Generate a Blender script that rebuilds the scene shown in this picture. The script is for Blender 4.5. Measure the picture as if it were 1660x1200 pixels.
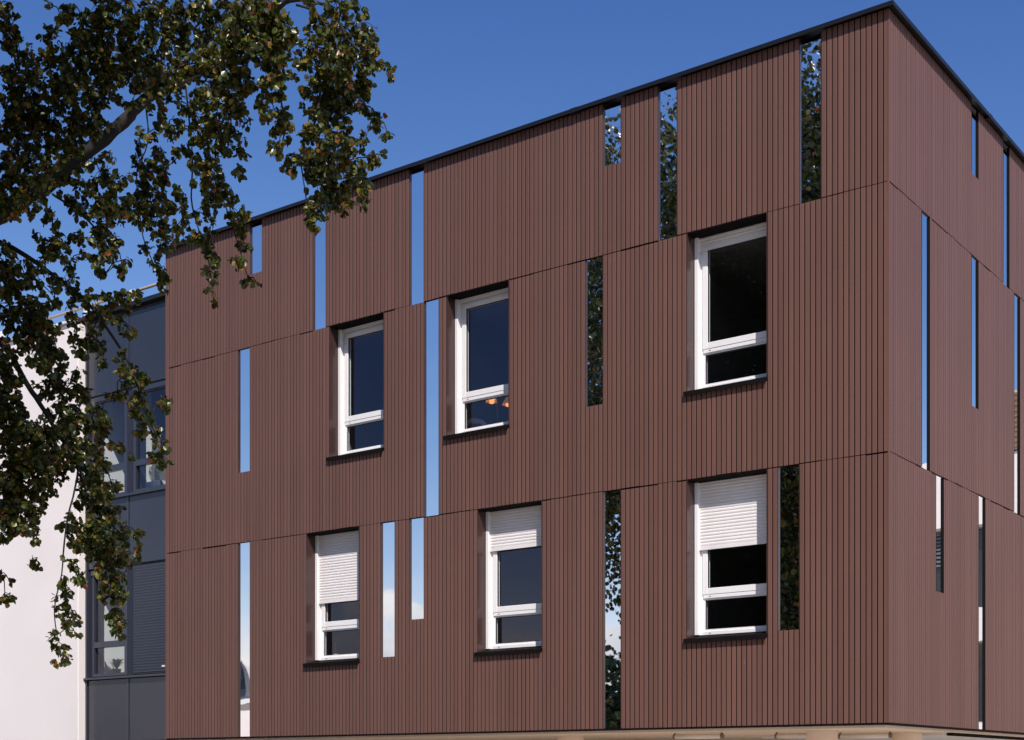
import bpy, bmesh, math, random
import numpy as np
from mathutils import Vector, Matrix, Euler

for o in list(bpy.data.objects): bpy.data.objects.remove(o)
SC = bpy.context.scene
COL = SC.collection
random.seed(7); RNG = np.random.default_rng(11)

# ------------------------------------------------------------------ camera
F_PX, YAW, YH = 2277.82, 2.20802, 1253.12          # focal length / heading / horizon row measured from the photograph
CAM = Vector((5.535, -14.057, 2.0))
cam = bpy.data.cameras.new('camera'); cam_o = bpy.data.objects.new('camera', cam); COL.objects.link(cam_o)
cam.sensor_fit = 'HORIZONTAL'; cam.sensor_width = 36.0; cam.lens = 36.0 * F_PX / 1660.0
cam.shift_y = (YH - 600.0) / 1660.0
cam.clip_start = 0.05; cam.clip_end = 3000
cam_o.location = CAM; cam_o.rotation_euler = (math.pi / 2, 0, YAW - math.pi / 2)
SC.camera = cam_o

# ------------------------------------------------------------------ sky, sun, exposure
SUN_DIR = Vector((1.10, -1.0, 1.55)).normalized()
SUN_EL = math.asin(SUN_DIR.z); SUN_ROT = math.atan2(SUN_DIR.x, SUN_DIR.y)
world = bpy.data.worlds.new('World'); SC.world = world; world.use_nodes = True
wn = world.node_tree.nodes; wl = world.node_tree.links
bg = wn['Background']; bg.inputs[1].default_value = 0.125
sky = wn.new('ShaderNodeTexSky'); sky.sky_type = 'NISHITA'; sky.sun_disc = False
sky.sun_elevation = SUN_EL; sky.sun_rotation = SUN_ROT
sky.altitude = 0; sky.air_density = 1.0; sky.dust_density = 0.0; sky.ozone_density = 4.0
sepc = wn.new('ShaderNodeSeparateColor'); comc = wn.new('ShaderNodeCombineColor'); wl.new(sky.outputs[0], sepc.inputs[0])
for ch, (gain, gam) in enumerate(((.48, 1.9), (.486, 1.5), (.842, 1.1))):        # deeper, more saturated blue of the clear autumn sky
    pw = wn.new('ShaderNodeMath'); pw.operation = 'POWER'; pw.inputs[1].default_value = gam; wl.new(sepc.outputs[ch], pw.inputs[0])
    mu = wn.new('ShaderNodeMath'); mu.operation = 'MULTIPLY'; mu.inputs[1].default_value = gain; wl.new(pw.outputs[0], mu.inputs[0]); wl.new(mu.outputs[0], comc.inputs[ch])
hsv = comc
tc = wn.new('ShaderNodeTexCoord'); sep = wn.new('ShaderNodeSeparateXYZ'); wl.new(tc.outputs['Generated'], sep.inputs[0])
mp = wn.new('ShaderNodeMapping'); mp.inputs['Scale'].default_value = (1.0, 1.0, 2.2); mp.inputs['Location'].default_value = (0.35, 0.1, 0.0)
wl.new(tc.outputs['Generated'], mp.inputs[0])
nz = wn.new('ShaderNodeTexNoise'); nz.inputs['Scale'].default_value = 7.0; nz.inputs['Detail'].default_value = 9; nz.inputs['Roughness'].default_value = 0.55
wl.new(mp.outputs[0], nz.inputs['Vector'])
el = wn.new('ShaderNodeMapRange'); el.interpolation_type = 'LINEAR'      # cumulus banks low over the horizon
el.inputs['From Min'].default_value = 0.03; el.inputs['From Max'].default_value = 0.19; el.inputs['To Min'].default_value = 0.36; el.inputs['To Max'].default_value = -0.40
wl.new(sep.outputs['Z'], el.inputs['Value'])
ad = wn.new('ShaderNodeMath'); ad.operation = 'ADD'; wl.new(nz.outputs['Fac'], ad.inputs[0]); wl.new(el.outputs[0], ad.inputs[1])
cr = wn.new('ShaderNodeMapRange'); cr.inputs['From Min'].default_value = 0.50; cr.inputs['From Max'].default_value = 0.56; cr.interpolation_type = 'SMOOTHSTEP'
wl.new(ad.outputs[0], cr.inputs['Value'])
nz2 = wn.new('ShaderNodeTexNoise'); nz2.inputs['Scale'].default_value = 9; nz2.inputs['Detail'].default_value = 6; wl.new(mp.outputs[0], nz2.inputs['Vector'])
cc = wn.new('ShaderNodeMix'); cc.data_type = 'RGBA'; cc.inputs['A'].default_value = (2.2, 2.7, 3.7, 1); cc.inputs['B'].default_value = (8.2, 7.9, 7.8, 1)
wl.new(nz2.outputs['Fac'], cc.inputs['Factor'])
mx = wn.new('ShaderNodeMix'); mx.data_type = 'RGBA'
wl.new(cr.outputs[0], mx.inputs['Factor']); wl.new(hsv.outputs[0], mx.inputs['A']); wl.new(cc.outputs['Result'], mx.inputs['B'])
wl.new(mx.outputs['Result'], bg.inputs[0])

sun = bpy.data.lights.new('sun', 'SUN'); sun.energy = 5.0; sun.angle = math.radians(0.5); sun.color = (1.0, 0.93, 0.86)
sun_o = bpy.data.objects.new('sun', sun); COL.objects.link(sun_o)
sun_o.rotation_euler = SUN_DIR.to_track_quat('Z', 'Y').to_euler(); sun_o.location = (12, -20, 20)

vs = SC.view_settings; vs.view_transform = 'Standard'; vs.look = 'None'; vs.gamma = 1.0; vs.use_curve_mapping = False
vs.exposure = 0.15
SC.render.engine = 'CYCLES'
SC.cycles.max_bounces = 8; SC.cycles.transparent_max_bounces = 12; SC.cycles.glossy_bounces = 4; SC.cycles.diffuse_bounces = 3
SC.cycles.caustics_reflective = False; SC.cycles.caustics_refractive = False

# ------------------------------------------------------------------ helpers
VD = Vector((math.cos(YAW), math.sin(YAW), 0)); VR = Vector((math.sin(YAW), -math.cos(YAW), 0))
def at(px, py, Z):                                   # photograph position + distance -> point in the place
    return CAM + VD * Z + VR * ((px - 830) / F_PX * Z) + Vector((0, 0, (YH - py) / F_PX * Z))
def to_px(P):
    v = P - np.array(CAM); Z = v @ np.array(VD); X = v @ np.array(VR)
    Zs = np.where(Z > .1, Z, .1)
    return np.stack([830 + F_PX * X / Zs, YH - F_PX * v[:, 2] / Zs, Z], 1)

class MB:
    def __init__(s): s.v = []; s.f = []
    def add(s, vs_, fs):
        b = len(s.v); s.v += [tuple(q) for q in vs_]; s.f += [tuple(i + b for i in f) for f in fs]; return s
    def box(s, x0, x1, y0, y1, z0, z1):
        return s.add([(x0, y0, z0), (x1, y0, z0), (x1, y1, z0), (x0, y1, z0), (x0, y0, z1), (x1, y0, z1), (x1, y1, z1), (x0, y1, z1)],
                     [(0, 3, 2, 1), (4, 5, 6, 7), (0, 1, 5, 4), (1, 2, 6, 5), (2, 3, 7, 6), (3, 0, 4, 7)])
    def tube(s, pts, rad, n=6, cap=True):
        pts = [Vector(p) for p in pts]; rings = []
        up = Vector((0.13, 0.29, 0.95)).normalized()
        for i, p in enumerate(pts):
            t = (pts[min(i + 1, len(pts) - 1)] - pts[max(i - 1, 0)])
            t = t.normalized() if t.length > 1e-9 else Vector((0, 0, 1))
            a = t.cross(up)
            if a.length < 1e-3: a = t.cross(Vector((1, 0, 0)))
            a.normalize(); b = t.cross(a); r = rad[i] if hasattr(rad, '__len__') else rad
            rings.append([p + (a * math.cos(2 * math.pi * k / n) + b * math.sin(2 * math.pi * k / n)) * r for k in range(n)])
        base = len(s.v)
        for R in rings: s.v += [tuple(q) for q in R]
        for i in range(len(rings) - 1):
            for k in range(n):
                k2 = (k + 1) % n
                s.f.append((base + i * n + k, base + i * n + k2, base + (i + 1) * n + k2, base + (i + 1) * n + k))
        if cap:
            s.f.append(tuple(base + k for k in reversed(range(n)))); s.f.append(tuple(base + (len(rings) - 1) * n + k for k in range(n)))
        return s
    def lathe(s, c, prof, n=16):
        b = len(s.v)
        for r, z in prof: s.v += [(c[0] + r * math.cos(2 * math.pi * k / n), c[1] + r * math.sin(2 * math.pi * k / n), c[2] + z) for k in range(n)]
        for i in range(len(prof) - 1):
            for k in range(n):
                k2 = (k + 1) % n; s.f.append((b + i * n + k, b + i * n + k2, b + (i + 1) * n + k2, b + (i + 1) * n + k))
        return s
    def mesh(s, name, m):
        me = bpy.data.meshes.new(name); me.from_pydata(s.v, [], s.f)
        bm = bmesh.new(); bm.from_mesh(me); bmesh.ops.recalc_face_normals(bm, faces=bm.faces); bm.to_mesh(me); bm.free()
        if m: me.materials.append(m)
        return me
    def build(s, name, m, parent=None, smooth=False):
        me = s.mesh(name, m)
        if smooth: me.polygons.foreach_set('use_smooth', [True] * len(me.polygons))
        return link(name, me, parent)
def link(name, me, parent=None):
    o = bpy.data.objects.new(name, me); COL.objects.link(o); o.parent = parent; return o
def tag(o, label=None, cat=None, group=None, kind=None):
    for k, v_ in (('label', label), ('category', cat), ('group', group), ('kind', kind)):
        if v_: o[k] = v_
    return o
def thing(name, label, cat, loc=(0, 0, 0), group=None):
    o = bpy.data.objects.new(name, None); COL.objects.link(o); o.location = loc; o.empty_display_size = .2
    return tag(o, label, cat, group)

# ------------------------------------------------------------------ materials
def mat(name, rgb, rough=.5, metal=0., spec=.5, bump=0., bscale=40., var=0., vscale=3., coat=0., stretch=(1, 1, 1)):
    m = bpy.data.materials.new(name); m.use_nodes = True; n = m.node_tree.nodes; l = m.node_tree.links
    p = n['Principled BSDF']; p.inputs['Base Color'].default_value = (*rgb, 1); p.inputs['Roughness'].default_value = rough
    p.inputs['Metallic'].default_value = metal; p.inputs['Specular IOR Level'].default_value = spec; p.inputs['Coat Weight'].default_value = coat
    if bump or var:
        g = n.new('ShaderNodeNewGeometry'); mpn = n.new('ShaderNodeMapping'); mpn.inputs['Scale'].default_value = stretch; l.new(g.outputs['Position'], mpn.inputs[0])
    if var:
        t = n.new('ShaderNodeTexNoise'); t.inputs['Scale'].default_value = vscale; t.inputs['Detail'].default_value = 5; l.new(mpn.outputs[0], t.inputs['Vector'])
        r = n.new('ShaderNodeMapRange'); r.inputs['From Min'].default_value = .25; r.inputs['From Max'].default_value = .75; r.inputs['To Min'].default_value = 1 - var; r.inputs['To Max'].default_value = 1 + var
        l.new(t.outputs['Fac'], r.inputs['Value'])
        mm = n.new('ShaderNodeVectorMath'); mm.operation = 'SCALE'; mm.inputs[0].default_value = rgb; l.new(r.outputs[0], mm.inputs['Scale']); l.new(mm.outputs[0], p.inputs['Base Color'])
    if bump:
        t2 = n.new('ShaderNodeTexNoise'); t2.inputs['Scale'].default_value = bscale; t2.inputs['Detail'].default_value = 4; l.new(mpn.outputs[0], t2.inputs['Vector'])
        b = n.new('ShaderNodeBump'); b.inputs['Strength'].default_value = bump; b.inputs['Distance'].default_value = .01; l.new(t2.outputs['Fac'], b.inputs['Height']); l.new(b.outputs[0], p.inputs['Normal'])
    return m

PITCH = 0.06305
def board_material():
    m = mat('brown_board', (.139, .0690, .0535), .50, spec=.32, bump=.05, bscale=60, stretch=(1, 1, .15))
    n = m.node_tree.nodes; l = m.node_tree.links; p = n['Principled BSDF']
    g = n.new('ShaderNodeNewGeometry')
    sc = n.new('ShaderNodeVectorMath'); sc.operation = 'MULTIPLY'; sc.inputs[1].default_value = (1 / PITCH, 1 / PITCH, 1 / 2.815); l.new(g.outputs['Position'], sc.inputs[0])
    ofs = n.new('ShaderNodeVectorMath'); ofs.operation = 'ADD'; ofs.inputs[1].default_value = (.02, -.3, -.9); l.new(sc.outputs[0], ofs.inputs[0])
    fl = n.new('ShaderNodeVectorMath'); fl.operation = 'FLOOR'; l.new(ofs.outputs[0], fl.inputs[0])
    wno = n.new('ShaderNodeTexWhiteNoise'); l.new(fl.outputs[0], wno.inputs['Vector'])
    t = n.new('ShaderNodeTexNoise'); t.inputs['Scale'].default_value = 1.3; t.inputs['Detail'].default_value = 6
    mp_ = n.new('ShaderNodeMapping'); mp_.inputs['Scale'].default_value = (6, 6, .35); l.new(g.outputs['Position'], mp_.inputs[0]); l.new(mp_.outputs[0], t.inputs['Vector'])
    a = n.new('ShaderNodeMath'); a.operation = 'MULTIPLY_ADD'; a.inputs[1].default_value = .17; a.inputs[2].default_value = .915; l.new(wno.outputs['Value'], a.inputs[0])
    b = n.new('ShaderNodeMath'); b.operation = 'MULTIPLY_ADD'; b.inputs[1].default_value = .26; l.new(t.outputs['Fac'], b.inputs[0]); b.inputs[2].default_value = -.13
    c = n.new('ShaderNodeMath'); c.operation = 'ADD'; l.new(a.outputs[0], c.inputs[0]); l.new(b.outputs[0], c.inputs[1])
    t3 = n.new('ShaderNodeTexNoise'); t3.inputs['Scale'].default_value = .55; t3.inputs['Detail'].default_value = 3; l.new(g.outputs['Position'], t3.inputs['Vector'])   # broad fading of whole areas
    b3 = n.new('ShaderNodeMath'); b3.operation = 'MULTIPLY_ADD'; b3.inputs[1].default_value = .24; b3.inputs[2].default_value = -.12; l.new(t3.outputs['Fac'], b3.inputs[0])
    c3 = n.new('ShaderNodeMath'); c3.operation = 'ADD'; l.new(c.outputs[0], c3.inputs[0]); l.new(b3.outputs[0], c3.inputs[1])
    mm = n.new('ShaderNodeVectorMath'); mm.operation = 'SCALE'; mm.inputs[0].default_value = (.139, .0690, .0535); l.new(c3.outputs[0], mm.inputs['Scale'])
    mp4 = n.new('ShaderNodeMapping'); mp4.inputs['Scale'].default_value = (22, 22, 3.2); l.new(g.outputs['Position'], mp4.inputs[0])                                         # a few pale scuffs
    t4 = n.new('ShaderNodeTexNoise'); t4.inputs['Scale'].default_value = 1.0; t4.inputs['Detail'].default_value = 2; l.new(mp4.outputs[0], t4.inputs['Vector'])
    r4 = n.new('ShaderNodeMapRange'); r4.inputs['From Min'].default_value = .765; r4.inputs['From Max'].default_value = .80; r4.inputs['To Max'].default_value = .7; l.new(t4.outputs['Fac'], r4.inputs['Value'])
    m4 = n.new('ShaderNodeMix'); m4.data_type = 'RGBA'; m4.inputs['B'].default_value = (.26, .18, .15, 1); l.new(r4.outputs[0], m4.inputs['Factor']); l.new(mm.outputs[0], m4.inputs['A']); l.new(m4.outputs['Result'], p.inputs['Base Color'])
    return m
def mirror_material():
    m = mat('mirror', (.93, .93, .93), .012, 1.0)
    n = m.node_tree.nodes; l = m.node_tree.links; p = n['Principled BSDF']
    t = n.new('ShaderNodeTexNoise'); t.inputs['Scale'].default_value = 1.6; t.inputs['Detail'].default_value = 1; g = n.new('ShaderNodeNewGeometry'); l.new(g.outputs['Position'], t.inputs['Vector'])
    b = n.new('ShaderNodeBump'); b.inputs['Strength'].default_value = .04; b.inputs['Distance'].default_value = .05; l.new(t.outputs['Fac'], b.inputs['Height']); l.new(b.outputs[0], p.inputs['Normal'])
    return m
def glass_material(name, ior=.08, tint=(.82, .86, .88)):
    m = bpy.data.materials.new(name); m.use_nodes = True; n = m.node_tree.nodes; l = m.node_tree.links
    n.remove(n['Principled BSDF']); out = n['Material Output']
    tr = n.new('ShaderNodeBsdfTransparent'); tr.inputs[0].default_value = (*tint, 1)
    gl = n.new('ShaderNodeBsdfGlossy'); gl.inputs['Roughness'].default_value = 0.0; gl.inputs['Color'].default_value = (.86, .84, 1.0, 1)
    t = n.new('ShaderNodeTexNoise'); t.inputs['Scale'].default_value = 1.1; t.inputs['Detail'].default_value = 1; g = n.new('ShaderNodeNewGeometry'); l.new(g.outputs['Position'], t.inputs['Vector'])
    b = n.new('ShaderNodeBump'); b.inputs['Strength'].default_value = .05; b.inputs['Distance'].default_value = .05; l.new(t.outputs['Fac'], b.inputs['Height']); l.new(b.outputs[0], gl.inputs['Normal'])
    dt_ = n.new('ShaderNodeVectorMath'); dt_.operation = 'DOT_PRODUCT'; l.new(g.outputs['Incoming'], dt_.inputs[0]); l.new(g.outputs['Normal'], dt_.inputs[1])
    ab = n.new('ShaderNodeMath'); ab.operation = 'ABSOLUTE'; l.new(dt_.outputs['Value'], ab.inputs[0])
    om = n.new('ShaderNodeMath'); om.operation = 'SUBTRACT'; om.inputs[0].default_value = 1.0; l.new(ab.outputs[0], om.inputs[1])
    p5 = n.new('ShaderNodeMath'); p5.operation = 'POWER'; p5.inputs[1].default_value = 5.0; l.new(om.outputs[0], p5.inputs[0])
    fr = n.new('ShaderNodeMath'); fr.operation = 'MULTIPLY_ADD'; fr.inputs[1].default_value = 1 - ior; fr.inputs[2].default_value = ior; l.new(p5.outputs[0], fr.inputs[0])
    mxs = n.new('ShaderNodeMixShader'); l.new(fr.outputs[0], mxs.inputs[0]); l.new(tr.outputs[0], mxs.inputs[1]); l.new(gl.outputs[0], mxs.inputs[2]); l.new(mxs.outputs[0], out.inputs[0])
    return m
def leaf_material(name, base, warm=.05, trans=.22):
    m = bpy.data.materials.new(name); m.use_nodes = True; n = m.node_tree.nodes; l = m.node_tree.links
    p = n['Principled BSDF']; out = n['Material Output']
    g = n.new('ShaderNodeNewGeometry'); oi = n.new('ShaderNodeObjectInfo')
    s = n.new('ShaderNodeMath'); s.operation = 'ADD'; l.new(g.outputs['Random Per Island'], s.inputs[0]); l.new(oi.outputs['Random'], s.inputs[1])
    fr = n.new('ShaderNodeMath'); fr.operation = 'FRACT'; l.new(s.outputs[0], fr.inputs[0])
    r = n.new('ShaderNodeValToRGB'); e = r.color_ramp.elements
    bx, by, bz = base
    e[0].position = 0; e[0].color = (bx * .28, by * .32, bz * .4, 1); e[1].position = 1.0; e[1].color = (.30, .075, .015, 1)
    for pos, c_ in ((.38, (bx * .6, by * .65, bz * .7)), (.66, (bx * 1.15, by * 1.05, bz * 1.1)), (.80, (bx * 1.9, by * 1.35, bz * 1.3)), (1 - warm * 2, (bx * 2.5, by * 1.6, bz * 1.5)), (1 - warm, (.20, .12, .02)), (1 - warm * .45, (.16, .06, .02))):
        q = e.new(pos); q.color = (*c_, 1)
    l.new(fr.outputs[0], r.inputs[0]); l.new(r.outputs[0], p.inputs['Base Color'])
    p.inputs['Roughness'].default_value = .34; p.inputs['Specular IOR Level'].default_value = .5
    t = n.new('ShaderNodeBsdfTranslucent'); hs = n.new('ShaderNodeHueSaturation'); hs.inputs['Value'].default_value = 1.6; hs.inputs['Hue'].default_value = .485; l.new(r.outputs[0], hs.inputs['Color']); l.new(hs.outputs[0], t.inputs[0])
    mxs = n.new('ShaderNodeMixShader'); mxs.inputs[0].default_value = trans; l.new(p.outputs[0], mxs.inputs[1]); l.new(t.outputs[0], mxs.inputs[2]); l.new(mxs.outputs[0], out.inputs[0])
    return m
def glow(name, rgb, strength):
    m = mat(name, rgb, .5); p = m.node_tree.nodes['Principled BSDF']; p.inputs['Emission Color'].default_value = (*rgb, 1); p.inputs['Emission Strength'].default_value = strength
    return m

M = dict(
    board=board_material(), mirror=mirror_material(),
    shaded_board_edge=mat('shaded_board_edge', (.040, .019, .016), .7, spec=.2, var=.1, vscale=4),  # groove shade put into the colour of the board sides
    membrane=mat('black_membrane', (.008, .007, .007), .9, spec=.1),
    coping=mat('black_coping', (.009, .009, .011), .4, 0, .4, var=.2, vscale=2, bump=.04, bscale=8),
    reveal=mat('brown_sheet', (.058, .030, .027), .25, .1, bump=.03, bscale=3, var=.1, vscale=3),
    sill=mat('dark_brown_sill', (.007, .005, .005), .75, 0, .08, var=.2, vscale=9),
    pvc=mat('white_pvc', (.80, .79, .80), .32, var=.02, vscale=4),
    shutter=mat('white_slat', (.76, .73, .73), .45, var=.04, vscale=5),
    gasket=mat('black_gasket', (.012, .012, .013), .6),
    glass=glass_material('window_glass', .075),
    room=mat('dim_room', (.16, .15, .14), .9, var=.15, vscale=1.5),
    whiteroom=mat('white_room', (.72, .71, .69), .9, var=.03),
    soffit=mat('beige_soffit', (.86, .68, .52), .8, var=.06, vscale=1.3, bump=.1, bscale=30),
    column=mat('beige_column', (.82, .66, .52), .75, var=.05, vscale=2, bump=.1, bscale=40),
    brownwall=mat('brown_plaster', (.23, .12, .06), .85, var=.12, vscale=1.2, bump=.1, bscale=25),
    bay=mat('slate_panel', (.026, .027, .038), .24, 0, .7, var=.07, vscale=1.4, bump=.02, bscale=5),
    bayframe=mat('slate_frame', (.028, .031, .047), .26, 0, .7, var=.08, vscale=3),
    baydark=mat('dark_joint', (.012, .015, .03), .6),
    render=mat('white_render', (.785, .728, .705), .9, var=.04, vscale=.7, bump=.25, bscale=120),
    whitemetal=mat('white_metal', (.78, .77, .76), .4, .1, var=.05, vscale=3),
    tubepaint=mat('beige_tube', (.86, .76, .66), .4, var=.06, vscale=5),
    ground=mat('pale_pavement', (.40, .36, .31), .9, var=.16, vscale=.6, bump=.3, bscale=25),
    bark=mat('bark', (.013, .010, .008), .85, var=.45, vscale=9, bump=.9, bscale=35, stretch=(1, 1, .35)),
    leaf=leaf_material('leaf', (.066, .086, .015)),
    crownleaf=leaf_material('crown_leaf', (.066, .090, .018), .03),
    shrubleaf=leaf_material('shrub_leaf', (.045, .085, .022), .01),
    slate=mat('slate_roof', (.06, .065, .075), .6, var=.3, vscale=4, bump=.5, bscale=12),
    louvre=mat('grey_louvre', (.12, .12, .13), .5, var=.1, vscale=4),
    darkglass=mat('dark_glass', (.015, .017, .022), .08),
    beigewall=mat('beige_ribbed', (.50, .43, .34), .8, var=.06, vscale=2),
    terracotta=mat('terracotta', (.36, .13, .07), .8, var=.15, vscale=20),
    fabric=mat('pale_fabric', (.46, .40, .36), .95, var=.1, vscale=12),
    brass=mat('lamp_metal', (.10, .10, .12), .35, .8, var=.1, vscale=20),
    warm=glow('warm_lamp', (1.0, .42, .10), 1.1),
    shadeglow=glow('lit_lampshade', (.8, .34, .09), .16),
    railpaint=mat('tan_rail', (.30, .235, .18), .5, var=.08, vscale=6),
    tubecap=mat('bronze_cap', (.22, .15, .10), .5, var=.1, vscale=20),
    cream=mat('cream_ceramic', (.62, .55, .45), .35, var=.05, vscale=30),
    pink=mat('pink_plastic', (.55, .12, .14), .4, var=.05, vscale=30),
)

# ------------------------------------------------------------------ ground
g = MB(); g.add([(-900, -900, 0), (900, -900, 0), (900, 900, 0), (-900, 900, 0)], [(0, 1, 2, 3)])
tag(g.build('ground', M['ground']), kind='structure')

# ================================================================== brown clad building
ZB = CAM.z + 0.524                     # underside of the cladding
ROWS = [(0.0, 2.82), (2.82, 5.63), (5.63, 7.42)]
NB = 181; XL = -NB * PITCH             # front runs from x = XL to x = 0, facing -Y ; right side from y = 0 to y = RL, facing +X
NR = 222; RL = NR * PITCH
bld = thing('brown_clad_building', 'flat-roofed building clad in narrow vertical brown boards with mirror strips', 'building', (0, 0, 0))

# openings: (row, first board, last board, z bottom, z top)
MIR_F = [(2, 148, 152, 6.672, 7.42), (2, 128, 132, 5.63, 7.42), (2, 100, 104, 5.63, 7.42), (2, 52, 56, 6.672, 7.42), (2, 40, 44, 5.63, 7.42), (2, 12, 16, 5.63, 7.42),
         (1, 152, 156, 3.84, 5.63), (1, 96, 100, 2.82, 5.63), (1, 56, 60, 3.86, 5.63),
         (0, 152, 156, 0.0, 2.82), (0, 108, 112, 1.02, 2.82), (0, 100, 104, 1.49, 2.82), (0, 52, 56, 0.0, 2.82), (0, 16, 20, 1.03, 2.82)]
WIN_F = [(1, 111, 127, 'W1', None), (1, 78, 94, 'W2', None), (1, 22, 38, 'W3', 5.455), (0, 118, 134, 'W4', 1.85), (0, 70, 86, 'W5', 2.30), (0, 22, 38, 'W6', 2.03)]
MIR_R = [(2, 41, 45, 6.60, 7.42), (2, 60, 64, 5.63, 7.42), (1, 15, 19, 2.82, 5.63), (1, 41, 45, 3.84, 5.63), (1, 67, 71, 2.82, 5.63), (0, 22, 26, 1.51, 2.82), (0, 45, 49, 0.0, 2.82),
         (2, 100, 104, 6.60, 7.42), (1, 92, 96, 2.82, 5.63), (0, 80, 84, 1.0, 2.82), (1, 130, 134, 3.84, 5.63), (0, 118, 122, 0.0, 2.82), (2, 150, 154, 5.63, 7.42), (1, 170, 174, 2.82, 5.63), (0, 196, 200, 1.2, 2.82)]
SILL_Z = {0: 0.965, 1: 0.965 + 2.815}  # bottom of the window openings

def openings_front():
    L = [(r, a, b, z0, z1) for r, a, b, z0, z1 in MIR_F]
    L += [(r, a, b, SILL_Z[r], ROWS[r][1]) for r, a, b, _, _ in WIN_F]
    return L
def free(row, k, ops):                 # free z intervals of board k in this row
    z0, z1 = ROWS[row]; iv = [(z0, z1)]
    for r, a, b, q0, q1 in ops:
        if r == row and a <= k < b:
            nv = []
            for s, e in iv:
                if q0 > s + .01: nv.append((s, min(e, q0)))
                if q1 < e - .01: nv.append((max(s, q1), e))
            iv = nv
    return iv

BW = PITCH - .0120; BT = .020
def board_mesh(h):
    c = .0025; m = MB(); x0, x1 = -BW / 2, BW / 2
    prof = [(x0, BT), (x0, c), (x0 + c, 0), (x1 - c, 0), (x1, c), (x1, BT)]
    n = len(prof); m.edge = (0, 4)
    m.add([(x, y, 0) for x, y in prof] + [(x, y, h) for x, y in prof],
          [(i, (i + 1) % n, n + (i + 1) % n, n + i) for i in range(n)] + [tuple(range(n)), tuple(range(2 * n - 1, n - 1, -1))])
    return m
mesh_cache = {}
def shared_board(h):
    key = round(h, 3)
    if key not in mesh_cache: 
        me = board_mesh(key).mesh('board', M['board']); me.materials.append(M['shaded_board_edge']); mesh_cache[key] = me
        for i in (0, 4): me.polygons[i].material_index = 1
    return mesh_cache[key]

pieces = []                            # (pixel size, position, rotation, height)
def collect(side, nmax, ops):
    for row in range(3):
        for k in range(nmax):
            pan = random.Random(side * 9999 + row * 777 + (k // 4))
            gt = pan.choice([.004, .007, .010, .016]); gb = pan.choice([.001, .002, .005])
            for s, e in free(row, k, ops):
                top = e - gt if abs(e - ROWS[row][1]) < .02 and row < 2 else e - .002
                bot = s + gb if abs(s - ROWS[row][0]) < .02 and row > 0 else s
                u = (k + .5) * PITCH
                dy = RNG.normal(0, .0004)
                if side == 0: pos = Vector((-u, dy, ZB + bot)); rz = RNG.normal(0, .004)
                else: pos = Vector((-dy, u, ZB + bot)); rz = math.pi / 2 + RNG.normal(0, .004)
                h = round(top - bot, 3)
                P = np.array([[pos.x, pos.y, pos.z], [pos.x, pos.y, pos.z + h]])
                q = to_px(P); vis = -200 < q[0, 0] < 1660 and q[1, 1] < 1200
                wpx = F_PX * PITCH / max(q[0, 2], 1) * (abs(VD.y) if side == 0 else abs(VD.x))
                pieces.append((wpx * min(abs(q[0, 1] - q[1, 1]), 1200) if vis else 0, pos, rz, h))
OPS_F = openings_front(); OPS_R = MIR_R
collect(0, NB, OPS_F); collect(1, NR, OPS_R)
pieces.sort(key=lambda t: -t[0])
for sz, pos, rz, h in pieces[:300]:
    o = link('board', shared_board(h), bld); o.location = pos; o.rotation_euler = (0, 0, rz)
rest = MB()
for sz, pos, rz, h in pieces[300:]:
    b = board_mesh(h); c, s = math.cos(rz), math.sin(rz)
    rest.add([(x * c - y * s + pos.x, x * s + y * c + pos.y, z + pos.z) for x, y, z in b.v], b.f)
bf = tag(rest.build('board_field', M['board'], bld), kind='stuff'); bf.data.materials.append(M['shaded_board_edge'])
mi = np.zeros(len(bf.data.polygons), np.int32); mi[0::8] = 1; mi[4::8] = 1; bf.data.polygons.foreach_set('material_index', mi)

# wall core behind the boards, with real holes
def core(side, nmax, ops):
    m = MB()
    for row in range(3):
        ks = sorted({0, nmax} | {a for r, a, b, _, _ in ops if r == row} | {b for r, a, b, _, _ in ops if r == row})
        for a, b in zip(ks[:-1], ks[1:]):
            for s, e in free(row, a, ops):
                if side == 0: m.box(-b * PITCH, -a * PITCH - (.0 if a else .021), BT + .002, .30, ZB + s, ZB + e)
                else: m.box(-.30, -BT - .002, a * PITCH + (.0 if a else .301), b * PITCH, ZB + s, ZB + e)
    return m.build('wall_core', M['membrane'], bld)
core(0, NB, OPS_F); core(1, NR, OPS_R)
# corner profile, far ends, roof slab and coping
cp = MB(); cp.box(-.012, .003, -.003, .012, ZB, ZB + 7.41); cp.build('corner_profile', M['board'], bld)
ev = MB(); ev.box(XL - .02, XL - .003, -.002, 12.0, ZB - .02, ZB + 7.41); ev.build('end_wall', M['board'], bld)
rb = MB(); rb.box(XL, -.3, RL - .25, RL, ZB, ZB + 7.41); rb.build('rear_wall', M['render'], bld)
rf = MB(); rf.box(XL, -.31, .31, RL - .26, ZB + 6.9, ZB + 7.1); rf.build('roof', M['louvre'], bld)
OV = .070
co = MB(); z0, z1 = ZB + 7.405, ZB + 7.452
co.box(XL - .07, OV, -OV, .30, z1 - .012, z1); co.box(XL - .07, OV, -OV, -OV + .006, z0, z1 - .012)
co.box(-.30, OV, .30, RL + OV, z1 - .012, z1); co.box(OV - .006, OV, -OV + .006, RL + OV, z0, z1 - .012)
copo = co.build('coping', M['coping'], bld)
for k, (a, b) in enumerate(((-3.9, 0), (-7.6, 0), (0, 3.1))):        # joint covers of the coping sheets
    j = MB()
    if b == 0: j.box(a - .05, a + .05, -OV - .003, .29, z0 - .003, z1 + .003)
    else: j.box(-.29, OV + .003, b - .05, b + .05, z0 - .003, z1 + .003)
    j.build('joint_cover', M['coping'], copo)
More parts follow.
